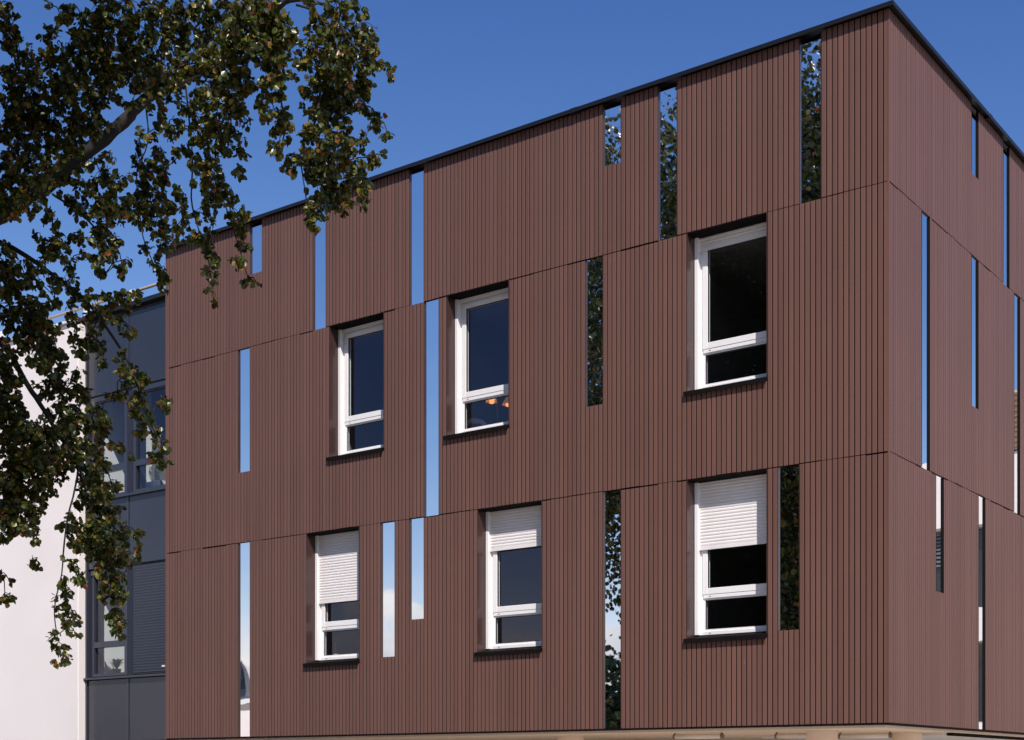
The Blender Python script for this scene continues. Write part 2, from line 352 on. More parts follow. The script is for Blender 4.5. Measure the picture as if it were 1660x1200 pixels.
dt = MB(); dt.box(XL, .004, -.004, .06, ZB - .022, ZB - .002); dt.box(-.06, .004, .06, RL, ZB - .022, ZB - .002); dt.build('drip_trim', M['sill'], bld)

# mirror strips
def mirror(side, row, a, b, q0, q1):
    x0, x1 = a * PITCH + .004, b * PITCH - .004; d0, d1 = .022, .034
    m = MB()
    if side == 0: m.box(-x1, -x0, d0 + .006, d1 + .004, ZB + q0 + .004, ZB + q1 - .006)
    else: m.box(-d1, -d0 + .004, x0, x1, ZB + q0 + .004, ZB + q1 - .006)
    o = m.build('mirror_panel', M['mirror'], bld)
    t = MB(); w = .0035
    for s0, s1 in ((x0 - w, x0), (x1, x1 + w)):
        if side == 0: t.box(-s1, -s0, .004, d1 + .004, ZB + q0 + .0, ZB + q1 - .004)
        else: t.box(-d1, .001, s0, s1, ZB + q0 + .0, ZB + q1 - .004)
    t.build('edge_trim', M['reveal'] if side == 0 else M['membrane'], o)
for r in MIR_F: mirror(0, *r)
for r in MIR_R: mirror(1, *r)

# ------------------------------------------------------------------ windows
def window(row, a, b, key, shutter_z):
    base = ROWS[row][0] if row == 0 else 2.815
    x0, x1 = -b * PITCH, -a * PITCH                 # left, right edge of the opening
    zt = ROWS[row][1]; zo = SILL_Z[row]
    Z = lambda z: ZB + z
    f0 = base + 1.055                                # underside of the white frame
    ft = zt - .012
    D = .165
    # outer frame + guide rails
    m = MB(); lx0, lx1 = x0 + .010, x1 + .075      # the frame runs on behind the cladding on its right
    for s0, s1 in ((lx0, lx0 + .048), (lx1 - .048, lx1)): m.box(s0, s1, D, D + .13, Z(f0), Z(ft))
    m.box(lx0 + .048, lx1 - .048, D + .068, D + .13, Z(ft - .075), Z(ft))
    m.box(lx0 + .048, lx1 - .048, D + .058, D + .13, Z(f0), Z(f0 + .045))
    for s0, s1 in ((lx0 + .048, lx0 + .085), (lx1 - .085, lx1 - .048)): m.box(s0, s1, D + .068, D + .13, Z(f0 + .045), Z(ft - .075))
    m.box(lx0 + .085, lx1 - .085, D + .056, D + .13, Z(base + 1.475), Z(base + 1.519))
    win = m.build('window', M['pvc'], bld)
    bpy_bevel(win, .004)
    # opening sash (upper) and glazing beads (lower)
    s = MB(); i0, i1 = lx0 + .078, lx1 - .078; sz0, sz1 = base + 1.520, ft - .068
    s.box(i0, i0 + .062, D + .052, D + .118, Z(sz0), Z(sz1)); s.box(i1 - .062, i1, D + .052, D + .118, Z(sz0), Z(sz1))
    s.box(i0 + .062, i1 - .062, D + .052, D + .118, Z(sz0), Z(sz0 + .072)); s.box(i0 + .062, i1 - .062, D + .052, D + .118, Z(sz1 - .06), Z(sz1))
    so = s.build('sash', M['pvc'], win); bpy_bevel(so, .004)
    bd = MB(); b0, b1, c0, c1 = lx0 + .085, lx1 - .085, f0 + .045, base + 1.475
    bd.box(b0, b1, D + .072, D + .12, Z(c0), Z(c0 + .022)); bd.box(b0, b1, D + .072, D + .12, Z(c1 - .018), Z(c1))
    bd.box(b0, b0 + .018, D + .072, D + .12, Z(c0 + .022), Z(c1 - .018)); bd.box(b1 - .018, b1, D + .072, D + .12, Z(c0 + .022), Z(c1 - .018))
    bd.build('glazing_bead', M['pvc'], win)
    # gaskets and panes
    gk = MB()
    def ring(u0, u1, w0, w1, t, y0, y1):
        gk.box(u0, u1, y0, y1, Z(w0), Z(w0 + t)); gk.box(u0, u1, y0, y1, Z(w1 - t), Z(w1)); gk.box(u0, u0 + t, y0, y1, Z(w0 + t), Z(w1 - t)); gk.box(u1 - t, u1, y0, y1, Z(w0 + t), Z(w1 - t))
    ring(i0 + .062, i1 - .062, sz0 + .072, sz1 - .06, .006, D + .066, D + .085)
    ring(b0 + .018, b1 - .018, c0 + .022, c1 - .018, .006, D + .08, D + .098)
    gk.build('gasket', M['gasket'], win)
    for (u0, u1, w0, w1, y) in ((i0 + .06, i1 - .06, sz0 + .07, sz1 - .058, D + .08), (b0 + .016, b1 - .016, c0 + .02, c1 - .016, D + .092)):
        p = MB(); p.add([(u0, y, Z(w0)), (u1, y, Z(w0)), (u1, y, Z(w1)), (u0, y, Z(w1))], [(0, 1, 2, 3)]); p.build('pane', M['glass'], win)
    # small drainage caps on transom and bottom rail
    for fx in (.16, .90):
        for zz, yy in ((base + 1.498, D + .056), (f0 + .022, D + .058)):
            q = MB(); xx = lx0 + (lx1 - lx0) * fx; q.box(xx - .010, xx + .010, yy - .003, yy + .004, Z(zz) - .003, Z(zz) + .003); q.build('drain_cap', M['sill'], win)
    # brown sheet lining of the opening
    r = MB(); t = .008
    r.box(x0, x0 + t, -.001, D + .132, Z(zo + .02), Z(zt - .004)); r.build('reveal', M['reveal'], win); r = MB(); r.box(x1 - t, x1, -.001, D + .132, Z(zo + .02), Z(zt - .004)); r.build('reveal', M['reveal'], win)
    r = MB(); r.box(x0 + t, x1 - t, .003, D + .132, Z(zt - .012), Z(zt - .004)); r.build('lintel', M['sill'], win)  # head of the lining coloured near black to carry its shade
    # sloping sill with drip nose
    sl = MB(); e0, e1 = x0 - .020, x1 + .002
    prof = [(-.040, zo + .034), (D + .05, zo + .082), (D + .05, zo + .060), (-.03, zo + .008), (-.034, zo - .018), (-.040, zo - .018)]
    n = len(prof)
    sl.add([(e0, y, Z(z)) for y, z in prof] + [(e1, y, Z(z)) for y, z in prof], [(i, (i + 1) % n, n + (i + 1) % n, n + i) for i in range(n)] + [tuple(range(n)), tuple(range(2 * n - 1, n - 1, -1))])
    sl.build('sill', M['sill'], win)
    # roller shutter: rounded slats hanging between the guide rails
    sh = MB(); top = ft - .002; bot = shutter_z if shutter_z else ft - .05
    z = bot; y = D + .034; s0, s1 = lx0 + .046, lx1 - .046
    sh.box(s0, s1, y - .008, y + .008, Z(bot), Z(min(bot + .045, top)))
    z = bot + .045; pt = .0375
    while z < top - .005:
        h = min(pt, top - z); pr = [(y + .001, 0), (y - .002, .10), (y - .0045, .30), (y - .005, .55), (y - .0035, .80), (y - .0005, .93), (y + .001, 1)]
        n = len(pr); sh.add([(s0, yy, Z(z + fz * h)) for yy, fz in pr] + [(s1, yy, Z(z + fz * h)) for yy, fz in pr], [(i, i + 1, n + i + 1, n + i) for i in range(n - 1)])
        z += pt
    sh.build('roller_shutter', M['shutter'], win)
    # room behind
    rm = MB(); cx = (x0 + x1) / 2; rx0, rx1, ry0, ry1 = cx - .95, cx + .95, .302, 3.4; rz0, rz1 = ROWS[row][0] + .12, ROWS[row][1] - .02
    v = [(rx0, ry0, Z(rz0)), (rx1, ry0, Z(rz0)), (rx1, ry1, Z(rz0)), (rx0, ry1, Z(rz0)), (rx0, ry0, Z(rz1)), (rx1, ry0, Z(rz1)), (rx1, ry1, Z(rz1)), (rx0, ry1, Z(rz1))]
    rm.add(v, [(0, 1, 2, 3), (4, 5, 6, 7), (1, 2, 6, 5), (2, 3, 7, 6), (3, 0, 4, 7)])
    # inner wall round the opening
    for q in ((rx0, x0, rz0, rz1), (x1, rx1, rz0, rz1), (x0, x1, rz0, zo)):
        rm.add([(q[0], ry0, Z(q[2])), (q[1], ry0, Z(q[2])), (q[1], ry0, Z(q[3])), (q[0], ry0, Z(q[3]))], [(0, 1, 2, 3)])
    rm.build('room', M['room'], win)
    return dict(x0=x0, x1=x1, f0=f0, base=base, D=D)
def bpy_bevel(o, w):
    md = o.modifiers.new('edge', 'BEVEL'); md.width = w; md.segments = 1; md.limit_method = 'ANGLE'
WI = {w[3]: window(*w) for w in WIN_F}

# ------------------------------------------------------------------ passage under the building
so = MB(); so.box(XL + .02, -.07, .065, RL, ZB - .05, ZB - .004); so.build('soffit', M['soffit'], bld)
for cx_, cy_ in ((-1.02, .62), (-.56, 1.98), (-.56, 5.7), (-.56, 9.6), (-4.6, .9), (-8.2, .9)):
    c = MB(); c.tube([(cx_, cy_, 0), (cx_, cy_, ZB - .051)], .17, 24); cb = c.build('column', M['column'], bld, True); md = cb.modifiers.new('split', 'EDGE_SPLIT'); md.split_angle = .6
gv = MB(); gv.box(XL + .1, -4.9, 3.2, 11.5, 0, ZB - .052); gv.build('ground_floor_wall', M['brownwall'], bld)
dk = MB(); dk.box(-.20, -.13, 2.3, RL - .1, ZB - .085, ZB - .051); dk.build('shadow_gap_strip', M['sill'], bld)
wp = MB(); wp.box(-2.6, -.201, 2.3, RL - .1, ZB - .080, ZB - .051); wp.build('white_ceiling_panel', M['whiteroom'], bld)
bm_ = MB(); bm_.box(-3.9, -.3, 6.6, 6.9, ZB - .17, ZB - .051); bm_.build('beam', M['brownwall'], bld)
for k, (px_, py_, ln, lb) in enumerate(((-2.55, .55, .62, 'beige tube light under the soffit, farthest left of the tube lights'), (-1.42, .95, .62, 'beige tube light under the soffit, middle one, partly behind the left column'), (-.86, 1.45, .60, 'beige tube light under the soffit, ending at the corner column'))):
    t = thing('tube_light', lb, 'light', (px_, py_, ZB - .05), 'tube lights under the soffit')
    b = MB(); b.tube([(-ln / 2, 0, -.045), (ln / 2, 0, -.045)], .030, 12); b.build('tube', M['tubepaint'], t, True)
    for sx in (-1, 1):
        e = MB(); e.tube([(sx * (ln / 2 - .006), 0, -.045), (sx * (ln / 2 + .02), 0, -.045)], .031, 12); e.build('end_cap', M['tubecap'], t, True)
        h = MB(); h.box(sx * (ln / 2) - .008, sx * (ln / 2) + .008, -.008, .008, -.05, -.001); h.build('bracket', M['tubecap'], t)

# ================================================================== slate-grey bay to the left
BY = .30; bay = thing('slate_panel_building', 'dark slate-grey panelled block with tall windows between white wall and brown cladding', 'building', (0, 0, 0))
bx0, bxm, bx1 = -13.76, -12.70, XL - .03
Zb = lambda z: ZB + z
m = MB(); m.box(bx0, bx1, BY + .30, 9, 0, Zb(6.86)); 
# body with window holes: build as frame pieces
def bay_wall():
    w = MB()
    for z0_, z1_ in ((-ZB, 1.02), (2.78, 3.92), (5.60, 6.86)): w.box(bx0, bx1, BY + .03, BY + .28, Zb(z0_), Zb(z1_))
    for z0_, z1_ in ((1.02, 2.78), (3.92, 5.60)):
        w.box(bx0, bx0 + .07, BY + .03, BY + .28, Zb(z0_), Zb(z1_)); w.box(bxm - .07, bxm + .07, BY + .03, BY + .28, Zb(z0_), Zb(z1_)); w.box(bx1 - .28, bx1, BY + .03, BY + .28, Zb(z0_), Zb(z1_))
    return w.build('wall', M['baydark'], bay)
bay_wall()
for z0_, z1_ in ((-1.3, -.02), (-.01, .98), (2.80, 3.88), (5.615, 6.80)):
    for a, b in ((bx0 + .035, bxm - .012), (bxm + .012, bx1 - .01)):
        p = MB(); p.box(a, b, BY, BY + .028, Zb(z0_), Zb(z1_)); po = p.build('facade_panel', M['bay'], bay); bpy_bevel(po, .004)
cv = MB(); cv.box(bxm - .020, bxm + .020, BY - .012, BY + .028, Zb(5.615), Zb(6.80)); cv.build('joint_cover', M['bayframe'], bay)
cv = MB(); cv.box(bxm - .020, bxm + .020, BY - .012, BY + .028, Zb(2.80), Zb(3.88)); cv.build('joint_cover', M['bayframe'], bay)
cv = MB(); cv.box(bxm - .020, bxm + .020, BY - .012, BY + .028, Zb(-1.3), Zb(.98)); cv.build('joint_cover', M['bayframe'], bay)
ep = MB(); ep.box(bx0 - .005, bx0 + .03, BY - .025, BY + .03, 0, Zb(6.80)); ep.build('edge_profile', M['bayframe'], bay)
cpn = MB(); cpn.box(bx0 - .01, bx1, BY - .085, BY + .28, Zb(6.865), Zb(6.93)); cpn.build('coping', M['coping'], bay)
for zs in (3.925, 1.035):
    s = MB(); s.box(bx0 - .03, bx1, BY - .06, BY + .06, Zb(zs - .045), Zb(zs - .012)); s.build('sill', M['bayframe'], bay)
def bay_window(x0, x1, z0_, z1_, zt, closed=False):
    f = MB(); y0, y1 = BY + .035, BY + .11; w = .075
    f.box(x0, x0 + w, y0, y1, Zb(z0_), Zb(z1_)); f.box(x1 - w, x1, y0, y1, Zb(z0_), Zb(z1_)); f.box(x0 + w, x1 - w, y0, y1, Zb(z0_), Zb(z0_ + .05)); f.box(x0 + w, x1 - w, y0, y1, Zb(z1_ - .09), Zb(z1_))
    f.box(x0 + w, x1 - w, y0, y1, Zb(zt - .05), Zb(zt + .05)); o = f.build('window', M['bayframe'], bay); bpy_bevel(o, .004)
    for a, b in ((z0_ + .05, zt - .05), (zt + .05, z1_ - .09)):
        p = MB(); y = BY + .075; p.add([(x0 + w, y, Zb(a)), (x1 - w, y, Zb(a)), (x1 - w, y, Zb(b)), (x0 + w, y, Zb(b))], [(0, 1, 2, 3)]); p.build('pane', M['glass'], o)
    # shutter box lid under the panel above
    if closed:
        sh = MB(); z = z0_ + .02; y = BY + .018
        while z < z1_ - .01:
            h = min(.045, z1_ - z); pr = [(y + .003, 0), (y - .001, .2), (y - .002, .5), (y + .0, .85), (y + .003, 1)]; n = len(pr)
            sh.add([(x0 + .03, yy, Zb(z + fz * h)) for yy, fz in pr] + [(x1 - .03, yy, Zb(z + fz * h)) for yy, fz in pr], [(i, i + 1, n + i + 1, n + i) for i in range(n - 1)]); z += .045
        sh.build('roller_shutter', M['bay'], o)
    else:
        hd = MB(); hd.box(x0 + .02, x1 - .02, BY + .012, BY + .034, Zb(z1_ - .075), Zb(z1_ + .0)); hd.build('shutter_box', M['bayframe'], o)
    # white-walled room
    rm = MB(); rx0, rx1, ry0, ry1, q0, q1 = x0 + .02, x1 + .30, BY + .282, 3.6, z0_ - .25, z1_ + .05
    v = [(rx0, ry0, Zb(q0)), (rx1, ry0, Zb(q0)), (rx1, ry1, Zb(q0)), (rx0, ry1, Zb(q0)), (rx0, ry0, Zb(q1)), (rx1, ry0, Zb(q1)), (rx1, ry1, Zb(q1)), (rx0, ry1, Zb(q1))]
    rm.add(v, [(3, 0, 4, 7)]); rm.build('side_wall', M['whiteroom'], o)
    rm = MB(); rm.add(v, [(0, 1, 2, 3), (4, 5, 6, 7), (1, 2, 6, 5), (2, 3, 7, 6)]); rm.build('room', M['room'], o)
bay_window(bx0 + .07, bxm - .07, 3.93, 5.59, 4.40); bay_window(bxm + .07, bx1 - .28, 3.93, 5.59, 4.40)
bay_window(bx0 + .07, bxm - .07, 1.04, 2.77, 1.56); bay_window(bxm + .07, bx1 - .28, 1.04, 2.77, 1.56, True)
hd = MB(); hd.box(bx1 - .45, bx1 - .38, BY + .004, BY + .012, Zb(1.13), Zb(1.155)); hd.build('shutter_handle', M['whitemetal'], bay)

# ================================================================== white block further left
wb = thing('white_rendered_building', 'plain white rendered wall block at the left behind the tree', 'building', (0, 0, 0))
m = MB(); m.box(-26, bx0 - .012, .14, 9, 0, Zb(6.84)); o = m.build('wall', M['render'], wb); bpy_bevel(o, .01)
m = MB(); m.box(-26.05, bx0 - .002, .09, .5, Zb(6.845), Zb(6.885)); m.build('coping', M['whitemetal'], wb)
rl = thing('roof_railing', 'pale tubular safety railing along the roof edge above the slate-grey block', 'railing', (0, .9, 0))
ry = .85
for zz, r_ in ((7.41, .024), (7.12, .012)):
    t = MB(); t.tube([(-25, ry - .9, Zb(zz)), (XL - .25, ry - .9, Zb(zz))], r_, 8); t.build('rail', M['railpaint'], rl, True)
for k in range(10):
    xx = -13.28 - 1.22 * k; t = MB(); t.box(xx - .03, xx + .03, ry - .925, ry - .875, Zb(6.86), Zb(7.38)); t.box(xx - .05, xx + .05, ry - .93, ry - .87, Zb(7.30), Zb(7.44)); t.build('post', M['whitemetal'], rl)

# ================================================================== things inside the windows
def pot_plant(name, label, loc, n, hgt, spread, lm, pot=M['terracotta'], seed=1):
    t = thing(name, label, 'plant', loc); rr = random.Random(seed)
    p = MB(); p.lathe((0, 0, 0), [(0, 0), (.05, 0), (.07, .11), (.075, .11), (.075, .13), (.06, .13), (.058, .11), (0, .11)], 12); p.build('pot', pot, t, True)
    f = MB()
    for k in range(n):
        a = rr.uniform(0, 2 * math.pi); l_ = hgt * rr.uniform(.7, 1.1); s_ = spread * rr.uniform(.4, 1.1); w = .016 + .01 * rr.random(); d = Vector((math.cos(a), math.sin(a), 0)); sd = Vector((-d.y, d.x, 0)); prev = None
        for i in range(6):
            u = i / 5; c = d * (s_ * u ** 1.5) + Vector((0, 0, .11 + l_ * (u - .45 * u ** 3))); ww = w * math.sin(math.pi * (.12 + .86 * u)); L_ = [c - sd * ww, c + sd * ww]
            if prev: b = len(f.v); f.v += [tuple(q) for q in prev + L_]; f.f.append((b, b + 1, b + 3, b + 2))
            prev = L_
    f.build('foliage', lm, t); return t
w5 = WI['W5']; pot_plant('potted_plant', 'spiky pot plant behind the lower pane of the half-shuttered middle lower window', (w5['x0'] + .33, .50, ZB + w5['f0'] - .05), 26, .26, .16, M['shrubleaf'], seed=3)
w4 = WI['W4']
cup = thing('drinking_cup', 'cream cup with a pink straw inside the lower left shuttered window', 'cup', (w4['x0'] + .16, .44, ZB + w4['f0'] - .03))
c = MB(); c.lathe((0, 0, 0), [(0, 0), (.035, 0), (.045, .13), (.042, .13), (.034, .01), (0, .01)], 14); c.build('body', M['cream'], cup, True)
c = MB(); c.tube([(.01, 0, .01), (-.02, 0, .22), (-.02, 0, .30)], .007, 6); c.build('straw', M['pink'], cup)
bw = MB(); bw.lathe((0, 0, 0), [(0, 0), (.05, 0), (.10, .055), (.097, .058), (.05, .008), (0, .008)], 18); bo = bw.build('bowl', M['cream'], None, True); bo.location = (w4['x0'] + .30, .46, ZB + w4['f0'] - .03)
tag(bo, 'shallow cream bowl beside the cup with the pink straw', 'bowl')
w2 = WI['W2']
lp = thing('floor_lamp', 'lit floor lamp with two warm shades inside the upper middle window', 'lamp', (-5.56, .62, ZB + 2.95))
l = MB(); l.lathe((0, 0, 0), [(0, 0), (.13, 0), (.13, .02), (.012, .03), (.012, 1.52), (0, 1.52)], 12); l.build('pole', M['brass'], lp, True)
for sx, zz in ((-.10, 1.49), (.17, 1.41)):
    a = MB(); a.tube([(0, 0, zz - .06), (sx * .6, 0, zz + .04), (sx, 0, zz)], .007, 6); a.build('arm', M['brass'], lp)
    s = MB(); s.lathe((sx, 0, zz - .07), [(.085, -.02), (.03, .075), (.0, .08)], 14); so_ = s.build('shade', M['shadeglow'], lp, True)
    b = MB(); b.lathe((sx, 0, zz - .09), [(0, -.03), (.03, -.02), (.035, .01), (.02, .03), (0, .035)], 10); b.build('bulb', M['warm'], so_, True)
cs = MB()
cs.tube([(-.22, 0, .02), (-.16, 0, .10), (-.02, 0, .135), (.12, 0, .10), (.22, 0, .02)], [.02, .035, .04, .035, .02], 8); cb = cs.build('cushion', M['fabric'], None, True); cb.location = (-5.82, .45, ZB + 3.96)
tag(cb, 'rounded pale cushion behind the bottom pane of the upper middle window', 'cushion')
pot_plant('leafy_pot_plant', 'leafy green pot plant behind the lower pane of the grey block', (-13.48, .68, Zb(1.06)), 34, .30, .22, M['shrubleaf'], seed=5)
# palm frond behind the upper right bay pane
pl = thing('palm_plant', 'pot palm with feathered fronds behind the right upper window of the grey block', 'plant', (-12.42, .64, Zb(4.02)))
p = MB(); p.box(-.16, .16, -.06, .06, 0, .12); p.build('planter', M['whitemetal'], pl)
f = MB()
for a0 in (-.9, -.3, .4):
    for i in range(14):
        u = i / 13; c = Vector((a0 * .30 * u, 0, .12 + .42 * u - .18 * u * u)); ln = .17 * math.sin(math.pi * (.1 + .85 * u))
        for sd in (-1, 1):
            tip = c + Vector((sd * ln * .8 + a0 * .05, .02 * sd, ln * .35)); b = len(f.v)
            f.v += [tuple(c + Vector((0, 0, .006))), tuple(c - Vector((0, 0, .006))), tuple(tip)]; f.f.append((b, b + 1, b + 2))
f.build('fronds', M['crownleaf'], pl)

# ================================================================== the tree in front
LEAF_V = np.array([(0, 0, 0), (.26, .10, .05), (.47, .42, .10), (.34, .76, .06), (0, 1.0, -.06), (-.34, .76, .06), (-.47, .42, .10), (-.26, .10, .05)])
LEAF_F = [(0, 1, 2, 3, 4), (0, 4, 5, 6, 7)]
def leaf_frames(pos, axis, nrm, size):
    axis = axis / np.linalg.norm(axis, axis=1, keepdims=True)
    x = np.cross(axis, nrm); x /= (np.linalg.norm(x, axis=1, keepdims=True) + 1e-9); z = np.cross(x, axis)
    return np.stack([x, axis, z], 2) * size[:, None, None]
def leaves_mesh(name, pos, R, m):
    n = len(pos); V = np.einsum('nij,kj->nki', R, LEAF_V) + pos[:, None, :]
    V = V.reshape(-1, 3); k = len(LEAF_V)
    loops = np.concatenate([np.array(fc)[None, :] + (np.arange(n) * k)[:, None] for fc in LEAF_F], 1).reshape(-1)
    me = bpy.data.meshes.new(name); me.vertices.add(len(V)); me.vertices.foreach_set('co', V.astype(np.float32).ravel())
    me.loops.add(len(loops)); me.loops.foreach_set('vertex_index', loops.astype(np.int32))
    npoly = n * 2; me.polygons.add(npoly); me.polygons.foreach_set('loop_start', (np.arange(npoly) * 5).astype(np.int32)); me.polygons.foreach_set('loop_total', np.full(npoly, 5, np.int32))
    me.update(calc_edges=True); me.materials.append(m); return me
def rnd_dirs(n): v = RNG.normal(size=(n, 3)); return v / np.linalg.norm(v, axis=1, keepdims=True)

TRUNK = Vector((-4.5, -10.5, 0))
tree = thing('weeping_tree', 'large tree with drooping leafy branches hanging into the upper left', 'tree', TRUNK)
